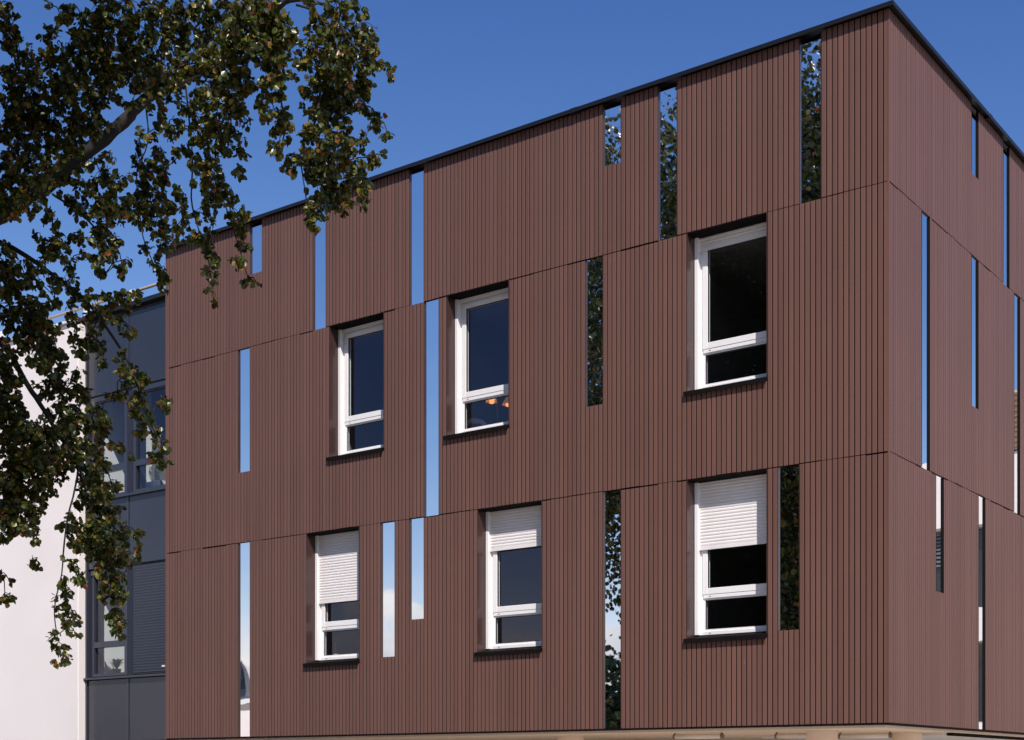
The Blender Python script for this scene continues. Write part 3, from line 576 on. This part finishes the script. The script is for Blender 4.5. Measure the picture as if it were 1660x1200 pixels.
# visible drooping sprays: centre line in the photograph (x, y, half width), distance
SPRAYS = [
 (8.4, [(505,8,10),(545,14,22),(580,10,14)]), (8.5, [(520,40,24),(555,62,34),(590,50,22),(600,72,10)]),
 (8.3, [(510,75,26),(548,98,34),(592,84,18),(610,78,8)]), (8.4, [(500,110,26),(540,135,36),(580,122,26),(605,100,14),(632,112,12)]),
 (8.6, [(512,150,28),(555,160,28),(590,140,16)]), (8.5, [(515,190,22),(545,196,28),(590,170,14),(612,192,16),(630,220,9)]),
 (8.3, [(512,225,24),(545,232,30),(590,228,14)]), (8.4, [(520,262,26),(560,262,30),(600,256,14),(618,252,6)]),
 (8.5, [(515,300,24),(555,290,28),(590,285,14)]), (8.4, [(515,330,20),(548,318,24),(585,305,14),(596,330,7)]),
 (8.4, [(505,345,13),(508,362,12)]), (8.5, [(462,270,8),(480,262,16),(495,262,14)]), (8.35, [(565,330,12),(585,336,8)]), (8.4,[(500,200,12),(496,232,8)]),
 (8.0, [(430,15,30),(450,42,30),(462,72,26),(442,60,24)]), (8.0, [(440,95,22),(452,118,22),(436,135,18),(448,150,14)]), (8.0, [(425,158,12),(448,185,20),(430,180,14),(470,205,10)]), (8.0, [(455,212,14),(452,238,15)]),
 (7.8, [(400,20,28),(410,60,28),(395,45,30)]), (7.9, [(372,60,30),(388,95,24),(402,125,12)]), (8.1, [(372,120,20),(388,142,22),(405,140,8)]), (8.1, [(345,150,22),(375,172,22),(395,190,14)]), (8.2, [(352,195,22),(375,215,20),(370,238,13)]),
 (8.2, [(388,240,9),(392,255,7)]), (8.2, [(388,272,8),(394,286,5)]),
 (8.6, [(332,215,16),(338,245,20),(340,275,22),(350,300,22)]), (8.7, [(352,325,18),(368,318,16),(375,345,16)]), (8.7, [(388,365,14),(395,395,12),(390,345,10)]), (8.6, [(385,420,9),(384,428,9)]), (8.6, [(402,450,8),(415,458,5)]),
 (8.8, [(325,385,14),(335,405,14),(352,422,9)]), (8.8, [(335,440,7),(352,448,8)]), (8.8, [(325,345,12),(345,365,10)]), (8.8,[(340,472,6),(346,484,6)]),
 (9.0, [(222,235,8),(228,262,14),(240,285,16),(225,305,12)]), (9.0, [(258,250,15),(270,272,20),(288,252,10)]), (9.1, [(222,330,18),(250,320,24),(272,335,16)]), (9.1, [(232,352,14),(255,362,18),(262,385,10)]), (9.1, [(240,400,9),(236,405,7)]), (9.1, [(266,398,12),(250,425,12),(266,440,13),(266,460,9)]),
 (8.9, [(306,240,9),(320,262,12),(325,290,10)]), (8.9, [(290,310,9),(302,318,6)]), (8.9, [(298,345,10),(286,368,8)]), (8.9, [(305,362,9),(312,385,12)]), (8.9,[(280,385,6)]),
 # under the limb
 (8.6, [(150,262,10),(165,285,18),(190,290,14),(205,288,7)]), (8.7, [(135,300,14),(160,325,20),(178,345,18)]), (8.6, [(185,320,18),(208,335,14),(192,350,10)]), (8.7, [(115,325,12),(140,345,16),(165,365,18),(186,385,12)]), (8.7, [(125,385,12),(155,395,12),(172,415,16),(155,420,10)]), (8.6, [(188,400,13),(198,432,11),(170,445,9),(205,420,5)]),
 (8.5, [(82,340,9),(85,362,10),(95,385,12),(82,395,10)]), (8.5, [(65,385,10),(75,410,14),(60,430,13)]), (8.5, [(95,415,12),(112,430,10),(130,412,8)]), (8.5,[(25,345,7),(50,345,6)]),
 # left lower branches
 (8.8, [(8,410,13),(12,440,18),(8,470,20)]), (8.8, [(35,432,14),(42,450,12),(30,470,14)]), (8.7, [(60,455,12),(85,478,13),(82,450,9)]), (8.8, [(112,452,13),(122,475,13),(115,505,10)]), (8.9, [(120,525,9),(122,545,9),(128,568,10)]),
 (8.8, [(15,510,22),(40,500,20),(62,520,16)]), (8.8, [(35,545,20),(62,548,18),(88,565,16),(78,590,14)]), (8.9, [(100,575,10),(95,610,16),(75,630,14)]), (8.9, [(125,600,8),(112,625,14),(100,660,18)]), (8.9, [(150,492,13),(160,515,14),(148,545,12)]), (8.9, [(155,560,12),(168,585,9)]),
 (8.8, [(165,475,8),(182,492,13),(192,480,10)]), (8.8, [(215,485,8),(222,480,5)]), (8.8, [(205,495,9),(195,520,9),(208,535,8)]), (8.8, [(195,580,9),(200,610,12),(190,640,10)]), (8.8, [(215,605,12),(232,615,12),(228,645,12)]), (8.8, [(222,660,11),(238,672,12),(232,695,9)]), (8.8, [(262,655,9),(275,655,7)]), (8.8, [(258,700,9),(262,725,9),(255,745,9),(268,748,5)]),
 (8.9, [(132,645,14),(118,670,18),(138,690,16)]), (8.9, [(158,672,12),(172,690,10),(160,705,10)]), (8.9, [(178,715,6),(192,722,8),(210,735,5)]),
 (8.8, [(15,605,16),(10,640,16),(20,660,14)]), (8.8, [(12,690,22),(35,665,10),(40,690,8)]), (8.8, [(20,725,26),(48,705,14),(55,735,18)]), (8.8, [(72,700,16),(85,730,20),(68,760,22)]), (8.8, [(30,765,26),(15,800,22),(48,800,20)]), (8.8, [(92,765,12),(85,790,10)]), (8.8, [(15,840,16),(30,850,14),(8,870,10)]), (8.8, [(52,825,14),(48,852,12),(60,872,7)]), (8.8, [(52,905,6),(56,915,7)]), (8.8, [(6,935,8),(8,968,9),(16,965,4)]),
 (8.9, [(105,710,16),(115,740,18),(130,765,12)]), (8.9, [(148,725,12),(160,750,14),(150,780,16)]), (8.9, [(170,755,8),(182,785,9)]), (8.9, [(135,805,14),(158,815,18),(165,840,16)]), (8.9, [(118,845,12),(138,860,14),(150,885,13)]), (8.9, [(178,835,12),(195,825,6),(185,870,16)]), (8.9, [(165,895,14),(182,905,14),(172,925,14)]), (8.9, [(205,855,9),(222,865,8),(222,882,6)]), (8.9, [(210,905,9),(218,915,5)]), (8.9, [(190,945,13),(186,975,12),(200,970,8)]), (8.9, [(184,1000,11),(190,1025,11),(198,1010,6)]),
 (8.7, [(108,858,9),(118,880,10),(138,872,7)]), (8.7, [(112,915,8),(128,932,9),(135,938,5)]), (8.7, [(100,938,6),(108,955,9),(98,972,7)]), (8.7, [(115,990,8),(128,1002,6),(98,990,7)]), (8.7, [(108,1012,9),(120,1022,6),(92,1030,8)]), (8.7, [(95,1048,8),(98,1065,8),(110,1066,4)]),
 (8.7, [(8,655,16),(30,690,18),(60,690,14)]), (8.7, [(40,745,18),(75,745,16),(20,770,18)]), (8.7, [(60,790,18),(35,825,16),(10,820,16)]), (8.7, [(60,500,14),(85,535,14),(50,575,14)]), (8.7, [(120,700,14),(140,735,14),(95,690,14)]), (8.75, [(160,800,14),(175,860,14),(150,850,14)]), (8.75, [(195,890,12),(170,950,10),(180,915,12)]), (8.7,[(10,575,14),(25,620,10),(5,610,12)]),
 # in front of the limb
 (8.4, [(262,120,14),(300,112,14),(330,92,16)]), (8.4, [(255,150,12),(290,138,12),(345,118,14)]), (8.4, [(375,85,14),(400,70,12),(360,105,12)]), (8.45, [(228,132,12),(215,165,9),(240,165,8)]), (8.4, [(118,240,14),(135,252,9),(100,262,12)]), (8.4, [(60,290,14),(42,315,13),(75,270,12)]), (8.4, [(20,345,10),(10,325,14),(30,330,10)]), (8.45,[(90,300,10),(112,285,10),(130,272,9)]), (8.4,[(75,318,10),(50,330,10),(98,285,8)]), (8.45,[(160,215,7),(182,205,5)]),
 # dense top
 (8.5, [(5,10,12),(15,35,16),(20,62,16)]), (8.5, [(12,75,9),(30,82,12),(48,95,8)]), (8.5, [(52,82,6),(55,105,8)]),
 (8.6, [(82,8,6),(98,25,10)]), (8.7, [(85,55,14),(70,62,8),(80,85,13)]), (8.7, [(70,100,12),(55,118,12),(45,115,8)]), (8.7, [(10,120,13),(30,125,18),(20,150,24)]),
 (8.8, [(120,20,18),(135,45,24),(125,75,24)]), (8.8, [(165,15,24),(175,50,26),(165,85,28)]), (8.8, [(210,15,24),(215,55,26),(205,95,28)]), (8.9, [(250,15,22),(260,50,26),(245,85,26)]), (8.9, [(295,15,22),(290,45,24),(300,80,22)]), (8.7, [(330,15,26),(345,50,26),(330,85,24)]), (8.7, [(365,18,24),(300,105,16),(345,110,16)]),
 (8.9, [(105,110,24),(120,140,26),(90,150,26)]), (8.9, [(150,120,26),(165,150,22),(180,125,22)]), (8.9, [(210,120,20),(225,140,14),(245,115,18)]), (8.8, [(275,110,18),(260,130,14)]),
 (9.0, [(55,150,22),(45,185,26),(15,190,26)]), (9.0, [(85,190,28),(70,220,26),(30,225,26)]), (9.0, [(125,185,26),(115,215,22),(95,240,16)]), (9.0, [(155,175,18),(145,205,18),(165,200,9)]), (9.0, [(15,260,24),(45,255,20),(10,295,20)]), (9.0, [(50,285,16),(30,300,16),(70,260,10)]), (8.4, [(170,250,7),(178,252,8)]),
 (8.9, [(205,180,8),(198,165,8)]), (8.5, [(255,190,12),(275,205,15),(240,215,12)]), (8.5, [(295,165,14),(315,185,14),(330,165,10)]), (8.5, [(300,205,12),(322,215,12)]), (8.7,[(275,160,10),(260,180,8)]), (8.4,[(322,135,14),(350,140,12)]),
]
LP, LA, LN, LS = [], [], [], []
twigs = MB()
prev_end = {}
for Zd, pts in SPRAYS:
    Zd = Zd + RNG.uniform(-.12, .12)
    cen = []; fat = (1.34 if pts[0][1] > 480 else 1.13) if pts[0][0] < 330 else 1.0
    for i, (x, y, r) in enumerate(pts):
        Zi = Zd + RNG.uniform(-.1, .1); c = at(x, y, Zi); cen.append(c); r = r * fat; rw = r * Zi / F_PX
        area = math.pi * r * r
        n = max(12, int(area / 10.5)); ncl = max(2, n // 8)
        cc_ = RNG.normal(size=(ncl, 3)); cc_ /= np.linalg.norm(cc_, axis=1, keepdims=True); cc_ *= (RNG.random((ncl, 1)) ** .45) * rw * 1.0
        cc_[:, 2] -= .1 * rw
        idx = RNG.integers(0, ncl, n); base = np.array(c) + cc_[idx]
        out = cc_[idx] / (rw + 1e-6) * .5 + (rnd_dirs(ncl) * .35)[idx] + rnd_dirs(n) * .75 + np.array([0, 0, -.6])
        LP.append(base + rnd_dirs(n) * .016); LA.append(out)
        LN.append((rnd_dirs(ncl) * .8)[idx] + rnd_dirs(n) * .42 + np.array(SUN_DIR) * .2 + np.array([0, 0, .45])); LS.append(RNG.uniform(.021, .042, n))
        for q in cc_[:: 2]:
            a = c + Vector((0, 0, rw * .6)); twigs.tube([a, (a + c + Vector(q)) / 2 + Vector((0, 0, .01)), c + Vector(q)], [.0028, .002, .0014], 4, False)
    for a, b in zip(cen[:-1], cen[1:]):
        mid = (a + b) / 2 + Vector((RNG.normal(0, .01), RNG.normal(0, .01), .02)); twigs.tube([a, mid, b], [.004, .0035, .003], 5, False)
VP, VA, VN, VS = map(np.concatenate, (LP, LA, LN, LS))
VRm = leaf_frames(VP, VA, VN, VS)
V0 = np.array(TRUNK)
# individual leaves: the ones that show largest (nearest the camera)
px = to_px(VP); score = VS / px[:, 2] * np.clip(np.abs(np.einsum('ni,ni->n', VRm[:, :, 2] / VS[:, None], (VP - np.array(CAM)) / np.linalg.norm(VP - np.array(CAM), axis=1, keepdims=True))), .05, 1)
inside = (px[:, 0] > 5) & (px[:, 0] < 1650) & (px[:, 1] > 5) & (px[:, 1] < 1195)
order = np.argsort(-(score * inside)); pick = order[:300]; restl = order[300:]
lm1 = leaves_mesh('leaf', np.zeros((1, 3)), np.eye(3)[None], M['leaf'])
for i in pick:
    o = link('leaf', lm1, tree); R = VRm[i]; mtx = Matrix(((R[0, 0], R[0, 1], R[0, 2], VP[i, 0] - V0[0]), (R[1, 0], R[1, 1], R[1, 2], VP[i, 1] - V0[1]), (R[2, 0], R[2, 1], R[2, 2], VP[i, 2] - V0[2]), (0, 0, 0, 1)))
    o.matrix_local = mtx
tag(link('foliage', leaves_mesh('foliage', VP[restl] - V0, VRm[restl], M['leaf']), tree), kind='stuff')

# the rest of the crown: drooping clumps round the trunk, hardly seen directly but mirrored in the strips
CC = np.array([-4.6, -10.8, 9.8])
clumps = []
while len(clumps) < 1500:
    u = RNG.uniform(-1, 1, 3); r = np.linalg.norm(u)
    if r > 1 or r < .35: continue
    z = CC[2] + u[2] * 8.0; taper = min(1, 1 + .22 * u[2]) if u[2] < .2 else 1 - .30 * (u[2] - .2)
    c = np.array([CC[0] + u[0] * 6.5 * taper, CC[1] + u[1] * 6.0 * taper, z])
    if z < 2.6 or z > 1.6 + 1.55 * (-c[1] - 1.3): continue
    q = to_px(np.array([c, c - np.array([0, 0, .8])]))
    if q[0, 2] > .3 and (q[:, 0] > -60).any() and (q[:, 1] > -70).any() and q[0, 0] < 1800:
        continue
    v = c - np.array(CAM); t = (8.6 - v @ np.array(VD)) / -(np.array(VD) @ np.array(SUN_DIR))   # where its shadow falls among the hanging sprays
    if t > 0:
        h = to_px(np.array([c - t * np.array(SUN_DIR)]))[0]
        if 250 < h[0] < 900 and -420 < h[1] < 560: continue
        if 0 < h[0] <= 250 and h[1] < 1100 and RNG.random() < .55: continue
    clumps.append(c)
for k in range(80): clumps.append(np.array([RNG.uniform(-11.3, -7.6), RNG.uniform(-12.6, -10.9), RNG.uniform(11.0, 16.0)]))
clumps = np.array(clumps)
cp_, ca_, cn_, cs_ = [], [], [], []
for c in clumps:
    n = 135; L = RNG.uniform(.7, 1.5); t = RNG.random(n)
    off = RNG.normal(size=(n, 3)) * np.array([.34, .34, .16]); off[:, 2] -= t * L - .3; off[:, :2] *= (1.15 - .6 * t)[:, None]
    cp_.append(c + off); ca_.append(rnd_dirs(n) * .8 + np.array([0, 0, -.6])); cn_.append(rnd_dirs(n) * .9 + np.array([0, 0, .5])); cs_.append(RNG.uniform(.07, .115, n))
cp_, ca_, cn_, cs_ = map(np.concatenate, (cp_, ca_, cn_, cs_))
q = to_px(cp_); bad = (q[:, 2] > .3) & (q[:, 0] > -45) & (q[:, 0] < 1700) & (q[:, 1] > -45) & (q[:, 1] < 1210)
cp_, ca_, cn_, cs_ = cp_[~bad], ca_[~bad], cn_[~bad], cs_[~bad]
tag(link('crown', leaves_mesh('crown', cp_ - V0, leaf_frames(cp_, ca_, cn_, cs_), M['crownleaf']), tree), kind='stuff')

# wood
def wood(name, pts, rad, n=9, wob=.02, sub=3):
    P = []; R = []
    pts = [Vector(p) for p in pts]
    for i in range(len(pts) - 1):
        p0 = pts[max(i - 1, 0)]; p1 = pts[i]; p2 = pts[i + 1]; p3 = pts[min(i + 2, len(pts) - 1)]
        for k in range(sub):
            t = k / sub; P.append(.5 * ((2 * p1) + (p2 - p0) * t + (2 * p0 - 5 * p1 + 4 * p2 - p3) * t * t + (3 * p1 - p0 - 3 * p2 + p3) * t ** 3)); R.append(rad[i] + (rad[i + 1] - rad[i]) * t)
    P.append(pts[-1]); R.append(rad[-1])
    P = [p + Vector(RNG.normal(0, 1, 3)) * wob * r * 6 for p, r in zip(P, R)]; R = [r * RNG.uniform(.92, 1.08) for r in R]
    m_ = MB(); m_.tube([p - TRUNK for p in P], R, n); return m_.build(name, M['bark'], tree, True)
T = TRUNK
wood('trunk', [T, T + Vector((.03, 0, 1.2)), T + Vector((.1, .05, 2.4)), T + Vector((.05, .1, 4.5)), T + Vector((-.1, 0, 7.5)), T + Vector((-.05, -.1, 11)), T + Vector((.1, 0, 15.2))], [.42, .33, .30, .25, .18, .11, .03], 14, .01)
zl = 8.85
def pp(L, Z=8.85): return [at(x, y, Z + dz) for x, y, r, dz in L], [r * Z / F_PX for x, y, r, dz in L]
a, b = pp([(-690, 840, 24, 0), (-480, 690, 20, .1), (-240, 530, 17, .05), (-90, 410, 16, 0), (0, 345, 15, 0), (70, 300, 14, -.05), (118, 262, 12.5, -.05), (170, 224, 10.5, 0), (212, 188, 9.5, 0), (235, 160, 9.5, .05), (285, 132, 9, .05), (345, 98, 7.5, 0), (400, 62, 6, -.1), (440, 25, 4.5, -.2), (480, -15, 3.5, -.3)]); wood('branch', a, b, 10, .012)
a, b = pp([(430, 20, 3, -.2), (470, 2, 2.8, -.2), (505, 2, 2.5, -.3), (535, 14, 2.2, -.35), (552, 40, 1.9, -.4), (562, 62, 1.6, -.4), (582, 82, 1.2, -.4)]); wood('branch', a, b, 6, .01)
a, b = pp([(480, 8, 2, -.3), (505, 16, 1.7, -.3), (522, 32, 1.5, -.3), (535, 60, 1.2, -.3), (540, 100, 1, -.3), (548, 150, .8, -.3), (546, 230, .8, -.3)]); wood('branch', a, b, 6, .01)
a, b = pp([(520, 140, 1.4, -.4), (516, 172, 2, -.4), (508, 205, 1.9, -.4), (494, 225, 1.7, -.4), (487, 252, 1.2, -.4), (493, 300, 1, -.4), (500, 345, .8, -.4)]); wood('branch', a, b, 6, .01)
a, b = pp([(-260, 300, 9, 0), (-120, 340, 7, 0), (0, 392, 4.5, -.1), (45, 417, 4, -.1), (85, 445, 3.5, 0), (112, 464, 3, 0), (150, 500, 2.6, 0), (185, 550, 2.2, 0), (212, 595, 1.8, 0), (228, 640, 1.5, 0), (250, 700, 1, 0), (262, 740, .8, 0)]); wood('branch', a, b, 7, .012)
a, b = pp([(-280, 400, 9, 0), (-130, 470, 7.5, 0), (0, 555, 5.5, 0), (25, 590, 5, 0), (45, 625, 4.6, 0), (65, 655, 4, 0), (92, 700, 3, 0), (125, 750, 2.2, 0), (140, 800, 1.6, 0), (165, 880, 1.3, 0), (186, 980, 1, 0)]); wood('branch', a, b, 7, .012)
a, b = pp([(118, 690, 2, -.1), (128, 740, 1.9, -.1), (122, 790, 1.7, -.15), (110, 838, 1.5, -.15), (104, 880, 1.4, -.15), (100, 930, 1.2, -.15), (92, 965, 1.1, -.15), (88, 995, 1, -.15), (94, 1040, .8, -.15)]); wood('branch', a, b, 5, .012)
a, b = pp([(78, 282, 4, -.05), (68, 262, 3, -.05), (58, 248, 2.2, -.05)]); wood('branch', a, b, 6, .01)
a, b = pp([(20, 150, 3, 0), (45, 130, 3, 0), (75, 112, 2.6, 0), (98, 96, 2.4, 0), (120, 88, 2, 0)]); wood('branch', a, b, 6, .01)
a, b = pp([(235, 160, 1.5, -.2), (240, 230, 1.2, -.2), (222, 275, 1.1, -.1), (225, 330, 1.3, .1), (232, 385, 1, .1), (250, 430, .8, .1)]); wood('branch', a, b, 5, .012)
a, b = pp([(300, 130, 1.8, 0), (306, 190, 1.4, 0), (312, 260, 1.4, 0), (310, 320, 1.3, 0), (318, 360, 1.2, 0), (335, 410, 1, 0), (345, 470, .7, 0)]); wood('branch', a, b, 5, .012)
a, b = pp([(85, 315, 2.2, -.1), (110, 332, 2, -.1), (140, 355, 1.8, -.1), (165, 385, 1.4, -.1), (185, 425, 1, -.1)]); wood('branch', a, b, 5, .012)
a, b = pp([(350, 100, 2.4, -.2), (372, 160, 2, -.2), (350, 230, 1.8, -.1), (355, 300, 1.4, -.1), (378, 370, 1, -.1), (400, 445, .7, -.1)]); wood('branch', a, b, 5, .012)
a, b = pp([(438, 30, 2.2, -.4), (450, 90, 1.8, -.6), (455, 160, 1.5, -.7), (462, 205, 1.2, -.7), (455, 240, .8, -.7)]); wood('branch', a, b, 5, .012)
for k in range(13):
    ang = k * 2.4; z = 3.4 + k * .82; ln = 4.4 * (1 - max(0, z - 8) / 12)
    d = Vector((math.cos(ang), math.sin(ang), 0)); tips = [T + Vector((0, 0, z)), T + d * ln * .35 + Vector((0, 0, z + .9)), T + d * ln * .7 + Vector((0, 0, z + 1.5)), T + d * ln + Vector((0, 0, z + 1.2))]
    q = to_px(np.array([list(t_) for t_ in tips]))
    if ((q[:, 0] > -40) & (q[:, 1] > -40) & (q[:, 2] > .2)).any(): continue
    wood('branch', tips, [.12, .08, .05, .02], 8, .015)
for v_i in range(len(twigs.v)): twigs.v[v_i] = tuple(np.array(twigs.v[v_i]) - V0)
tag(twigs.build('twigs', M['bark'], tree), kind='stuff')

# ================================================================== what the mirrors show
def bush(name, label, cat, loc, rx, rz, n, lm, zc, size, trunk_r):
    t = thing(name, label, cat, loc); P = rnd_dirs(n) * (RNG.random((n, 1)) ** .4); lob = 1 + .25 * np.sin(P[:, :1] * 7 + loc[0]) * np.cos(P[:, 2:] * 6)
    P = P * lob * np.array([rx, rx, rz]) + np.array([0, 0, zc]); P = P[P[:, 2] > .15]; n = len(P)
    tag(link('crown', leaves_mesh('crown', P, leaf_frames(P, rnd_dirs(n) + np.array([0, 0, -.4]), rnd_dirs(n) + np.array([0, 0, .6]), RNG.uniform(*size, n)), lm), t), kind='stuff')
    m_ = MB(); m_.tube([(0, 0, 0), (.05, .03, zc * .5), (0, 0, zc + rz * .5)], [trunk_r, trunk_r * .8, trunk_r * .3], 8); m_.build('trunk', M['bark'], t, True)
bush('dark_tree', 'tall dark round-crowned tree mirrored behind the weeping tree in the right strips', 'tree', (-12.9, -23.5, 0), 3.6, 5.6, 26000, M['crownleaf'], 6.6, (.14, .26), .3)
bush('young_tree', 'rounded green young tree mirrored low in the long strip right of the middle window', 'tree', (-16.0, -19.5, 0), 2.6, 2.5, 9000, M['shrubleaf'], 3.0, (.10, .2), .16)

hs = thing('white_house', 'low white house with slate turret mirrored in the lower left strip', 'house', (-33, -22, 0)); 
m = MB(); m.box(-4, 4, -9, 9, 0, 4.3); m.build('wall', M['render'], hs)
m = MB(); m.box(-4.15, 4.15, -9.15, 9.15, 4.3, 4.42); m.build('gutter', M['whitemetal'], hs)
m = MB(); m.add([(-4, -9, 4.42), (4, -9, 4.42), (4, 9, 4.42), (-4, 9, 4.42), (0, -7, 4.85), (0, 7, 4.85)], [(0, 1, 4), (1, 2, 5, 4), (2, 3, 5), (3, 0, 4, 5), (0, 3, 2, 1)]); ro = m.build('roof', M['slate'], hs)
m = MB(); m.lathe((1.5, 1.9, 4.5), [(.75, 0), (.62, .12), (.36, .40), (.22, .75), (.10, 1.1), (.01, 1.45)], 8); m.build('turret', M['slate'], ro)
for k in range(5):
    m = MB(); y = -7 + k * 3.4; m.box(3.98, 4.03, y, y + 1.1, .9, 2.4); wo_ = m.build('window', M['darkglass'], hs); m = MB(); m.box(4.0, 4.12, y - .08, y + 1.18, .8, .88); m.build('sill', M['whitemetal'], wo_)

ap = thing('white_apartment_block', 'white banded apartment block mirrored in the right-hand side strips', 'building', (0, 28, 0))
ax0, ax1 = 4.5, 24
m = MB(); m.box(ax0, ax1, .3, 10, 0, 11.3); m.build('core', M['render'], ap)
for z0_, z1_ in ((9.4, 11.4), (5.9, 6.9), (2.9, 3.5)):
    m = MB(); m.box(ax0 - .1, ax1 + .1, -.25, .3, z0_, z1_); m.build('white_band', M['render'], ap)
m = MB(); m.box(ax0 - .2, 8.0, -.30, .3, 11.45, 13.2); pe = m.build('penthouse', M['beigewall'], ap)
for k in range(11):
    s_ = MB(); s_.box(ax0 - .22, 8.02, -.36, -.30, 11.5 + k * .155, 11.57 + k * .155); s_.build('slat', M['brownwall'], pe)
for z0_, z1_ in ((6.9, 9.4), (3.5, 5.9), (.4, 2.9)):
    for k in range(9):
        xx = ax0 + .3 + k * 2.1; m = MB(); m.box(xx, xx + 1.9, .22, .31, z0_ + .05, z1_ - .05); wo_ = m.build('window', M['darkglass'], ap)
        if k % 2 == 0:
            l_ = MB(); zz = z1_ - .08
            while zz > z1_ - 1.1: l_.box(xx + .02, xx + 1.88, .12, .20, zz - .06, zz); zz -= .12
            l_.build('louvre', M['louvre'], wo_)
